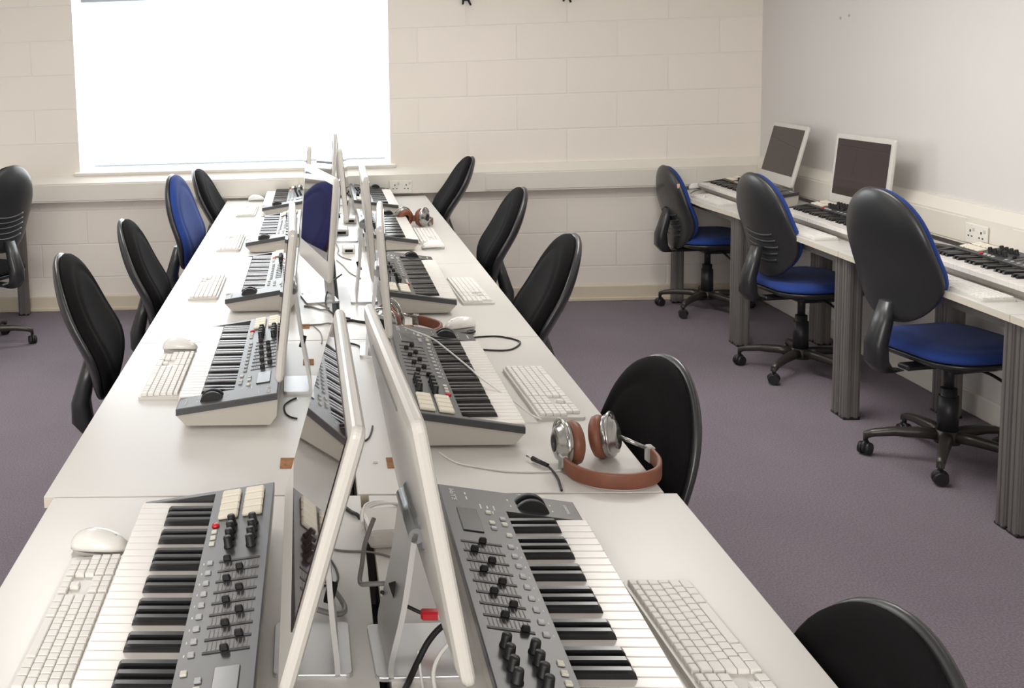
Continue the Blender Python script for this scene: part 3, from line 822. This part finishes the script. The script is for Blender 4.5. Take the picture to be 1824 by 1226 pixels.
o = thing('adapter_cable', 'grey plug with a looped black cable lying beyond the music keyboard', 'cable', (.35, 1.12, T))
MB().box((-.02, 0, .009), (.075, .030, .016), bev=.003).build('plug', M['cabg'], o)
MB().box((.012, 0, .0095), (.004, .031, .0175)).build('plug_band', M['mac'], o)
MB().tube([(.016, .008, .006), (.06, .05, .003), (.12, .075, .003), (.185, .075, .003), (.235, .01, .003), (.19, -.075, .003), (.12, -.075, .003), (.07, -.045, .003), (.016, -.006, .006)], .0028).build('cord', M['cabk'], o)
o = thing('jack_cable', 'bundled black cable with a clip behind the folded headphones', 'cable', (.40, 1.21, T))
MB().box((0, 0, .007), (.07, .014, .012), rot=(0, 0, .35), bev=.004).build('clip', M['blackp'], o)
MB().tube([(-.11, .02, .003), (-.07, -.01, .003), (-.034, -.012, .007)], .0024).build('cord', M['cabk'], o)
MB().tube([(.03, .012, .008), (.05, .02, .008), (.062, .034, .008), (.05, .04, .008), (.04, .025, .008)], .005).build('coil', M['blackp'], o)
# power brick with coiled cable behind the first aisle computer
o = thing('power_adapter', 'white power adapter wrapped in its own cable in front of the table joint', 'power adapter', (.085, -.185, T), R(8))
MB().box((0, 0, .017), (.085, .11, .034), bev=.008, seg=2).build('adapter_body', M['mac'], o)
for k in range(3):
    MB().tube([(-.047, -.03+.012*k, .012+.008*k), (-.03, .045+.006*k, .03+.003*k), (.01, .058+.004*k, .037), (.05, .035, .038-.004*k), (.055, -.01, .03)], .0026).build('wrapped_cord', M['cabw'], o)
cable([(-.028, -.238), (.0, -.25), (.05, -.256), (.085, -.275), (.10, -.30)], 'cabg', 'thin grey cable crossing the dark gap between the rows', .0018)
cable([(-.035, .02), (-.02, .0), (.0, -.05), (.02, -.088), (.036, -.112), (.05, -.13, T-.02)], 'cabk', 'short thick black cable arching into the gap between the rows', .004)
cable([(-.034, -.25), (-.022, -.285), (-.012, -.325), (-.011, -.36), (-.024, -.378), (-.045, -.375)], 'cabk', 'black cable hooked beside the first window-side computer stand', .002)
cable([(-.06, -.40, T+.05), (-.035, -.405, T+.03), (-.008, -.44, T+.012), (-.002, -.475, T+.01), (-.02, -.488, T+.012), (-.06, -.48, T+.02)], 'cabg', 'pale grey loop of cable through the first window-side computer stand', .0045)
o = thing('firewire_cable', 'black cable with a red tip behind the first aisle-side computer', 'cable', (.115, -.545, T))
MB().box((.012, -.004, .045), (.028, .016, .014), bev=.003).build('red_boot', M['red'], o)
MB().tube([(.0, .0, .045), (-.02, .006, .052), (-.045, .02, .060), (-.06, .03, .064)], .003).build('cord', M['cabk'], o)
MB().box((.038, -.006, .045), (.03, .014, .012), bev=.002).build('plug', M['mac'], o)
cable([(.165, -.59, T+.06), (.14, -.60, T+.055), (.118, -.615, T+.04), (.10, -.635, T+.02), (.085, -.66, T+.006), (.07, -.70), (.06, -.75)], 'cabk', 'thick black cable curving down under the first aisle-side computer', .0045)
cable([(.165, -.61, T+.045), (.14, -.625, T+.035), (.122, -.65, T+.02), (.12, -.68, T+.006), (.128, -.72), (.135, -.78)], 'cabw', 'white cable looping from the ports of the first aisle-side computer', .0032)
cable([(.102, -.62, T+.03), (.103, -.66, T+.006), (.104, -.72), (.104, -.80)], 'cabw', 'straight thin white cable beside the thick black one at the bottom', .002)
cable([(.055, -.33, T+.10), (.038, -.36, T+.07), (.03, -.40, T+.05), (.025, -.44, T+.04), (.04, -.455, T+.045), (.085, -.46, T+.05)], 'cabg', 'grey plug-ended cable hanging in front of the first aisle-side stand', .004)
cable([(-.10, .62), (-.115, .60), (-.13, .56), (-.125, .50), (-.11, .47), (-.095, .46)], 'cabk', 'black cable bend peeping out between music keyboard and mirrored screen', .0022)
cable([(.045, .33), (.06, .30), (.075, .315), (.085, .36), (.09, .40)], 'cabk', 'short black cable end on the second aisle-side table behind the big rear panel', .0022)
for x, y, l in ((-.112, .172, 'square brown cable cut-out in the second window-side table'), (.125, .168, 'square brown cable cut-out in the second aisle-side table'),
                (-.070, .955, 'brown chipboard notch beside the edge-on computer stand'), (-.085, 1.375, 'brown cable notch at the table joint near the edge-on computer'),
                (.262, 1.335, 'brown cable notch beside the folded headphones')):
    o = MB().box((x, y, T+.0008), (.032, .058, .0022)).build('cable_port', M['chip']); tag(o, l, 'cable port')
tag(MB().cyl((.084, .171, T), (.084, .171, T+.0015), .0055, seg=14).build('screw_cap', M['mgrey']), 'small screw head set in the second aisle-side table', 'screw')
cable([(-.09, 1.375), (-.06, 1.385), (-.03, 1.39), (.0, 1.40), (.03, 1.43, T-.02)], 'cabg', 'brown-grey lead along the table joint behind the mirrored computer', .0028)
cable([(-.055, 1.37), (-.035, 1.30), (-.028, 1.22), (-.03, 1.15)], 'cabg', 'thin lead curling down from the table joint lead', .0018)
cable([(.058, 1.15), (.085, 1.12), (.10, 1.05), (.125, 1.0), (.135, .96), (.15, .93)], 'cabk', 'wavy black lead on the aisle table behind the tall rear panel', .0026)
cable([(.05, 1.42), (.075, 1.43), (.10, 1.41), (.13, 1.39), (.145, 1.35)], 'cabk', 'black plug lead lying across the table joint on the aisle side', .0045)
cable([(.20, 1.42), (.215, 1.38), (.225, 1.33), (.24, 1.31)], 'cabk', 'black lead dropping to the notch beside the folded headphones', .0028)
cable([(.055, 1.98, T+.05), (.02, 1.90, T+.04), (-.005, 1.80, T+.02), (-.012, 1.68), (.0, 1.58), (.03, 1.50), (.07, 1.46)], 'cabk', 'long dark lead curving beside the stand of the blue-screened computer', .0032)
cable([(-.09, 1.66), (-.06, 1.64), (-.03, 1.60), (.0, 1.585), (.012, 1.57, T-.02)], 'cabg', 'grey lead from the middle music keyboard towards the gap', .003)
cable([(-.10, 1.86), (-.075, 1.80), (-.05, 1.72), (-.02, 1.66), (.0, 1.62)], 'cabg', 'twisted pale lead under the blue-screened computer', .0024)
cable([(.045, 2.52), (.07, 2.40), (.085, 2.30), (.10, 2.22), (.135, 2.12)], 'cabg', 'wavy lead on the aisle table behind the blue-screened computer', .0026)
cable([(.05, 2.95), (.06, 2.80), (.055, 2.68), (.075, 2.58), (.11, 2.52)], 'cabg', 'thin lead among the white adapters further down the row', .0026)
cable([(.045, 3.55), (.055, 3.40), (.05, 3.25), (.065, 3.12), (.06, 3.02)], 'cabg', 'thin lead beside the far white adapters', .0028)
for x, y, w, d, h, l, nm in ((.105, 2.72, .06, .10, .03, 'white power adapter behind the blue-screened computer, first of the far ones', 1), (.085, 3.22, .07, .12, .034, 'white power adapter among far cables, second of the far ones', 1), (.14, 3.60, .07, .10, .03, 'white power adapter near the window end of the aisle row', 1)):
    o = thing('power_adapter', l, 'power adapter', (x, y, T)); MB().box((0, 0, h/2), (w, d, h), bev=.006).build('adapter_body', M['mac'], o); MB().box((0, -d/2-.0004, h/2), (w*.6, .002, h*.4)).build('adapter_socket', M['hole'], o)
# wall desk bits
cable([(2.71, 3.30, T-.10), (2.70, 3.28, .50), (2.69, 3.30, .30), (2.69, 3.32, .10), (2.71, 3.34, .012)], 'cabk', 'black cable hanging under the wall desk behind the ridged chair', .006)
cable([(2.70, 1.95, T-.05), (2.69, 1.95, .45), (2.68, 1.93, .2), (2.66, 1.92, .012)], 'cabk', 'black cable hanging under the wall desk beyond the egg-backed chair', .008)
cable([(XR-.07, 2.40, .77), (2.69, 2.38, T+.004), (2.64, 2.30), (2.60, 2.22)], 'cabw', 'white lead from the side wall socket to the desk', .003)
cable([(2.50, 4.60), (2.44, 4.56), (2.40, 4.59), (2.30, 4.50), (2.24, 4.40)], 'cabg', 'tangled lead on the corner wall desk', .003)
o = thing('phone', 'small black handset lying flat on the wall desk by the trunking', 'handset', (2.62, 2.50, T), R(20)); MB().box((0, 0, .008), (.05, .11, .016), bev=.004).build('handset_body', M['blackp'], o)

# ------------------------------------------------------------------ light
def area(name, loc, size, sy, power, col, rot=(0, 0, 0)):
    l = bpy.data.lights.new(name, 'AREA'); l.shape = 'RECTANGLE'; l.size = size; l.size_y = sy; l.energy = power; l.color = col
    o = bpy.data.objects.new(name, l); COL.objects.link(o); o.location = loc; o.rotation_euler = rot
    return o
WARM = (1, .965, .92)
for x, y, z, p in ((-1.3, .2, 2.5, 4), (1.3, .2, 2.5, 3), (-1.2, 2.1, 2.35, 25), (1.35, 2.1, 2.35, 27), (.75, 3.1, 2.4, 7), (-1.9, -1.6, 2.6, 9)):
    area('hanging_lamp', (x, y, z), .5, 1.2, p, WARM)
area('rear_fill_light', (-.9, YF+.02, 1.80), 3.0, 1.0, 105, (1, .965, .915), (R(90), 0, 0))  # added fill light behind the camera, brightens the far wall
w = bpy.data.worlds.new('world'); SC.world = w; w.use_nodes = True
w.node_tree.nodes['Background'].inputs[0].default_value = (.8, .9, 1, 1); w.node_tree.nodes['Background'].inputs[1].default_value = .3
vs = SC.view_settings
vs.view_transform = 'Standard'; vs.look = 'None'; vs.gamma = 1; vs.exposure = 0.04; vs.use_curve_mapping = False
SC.cycles.use_denoising = True
SC.cycles.max_bounces = 8; SC.cycles.diffuse_bounces = 5; SC.cycles.glossy_bounces = 4
SC.cycles.sample_clamp_indirect = 6
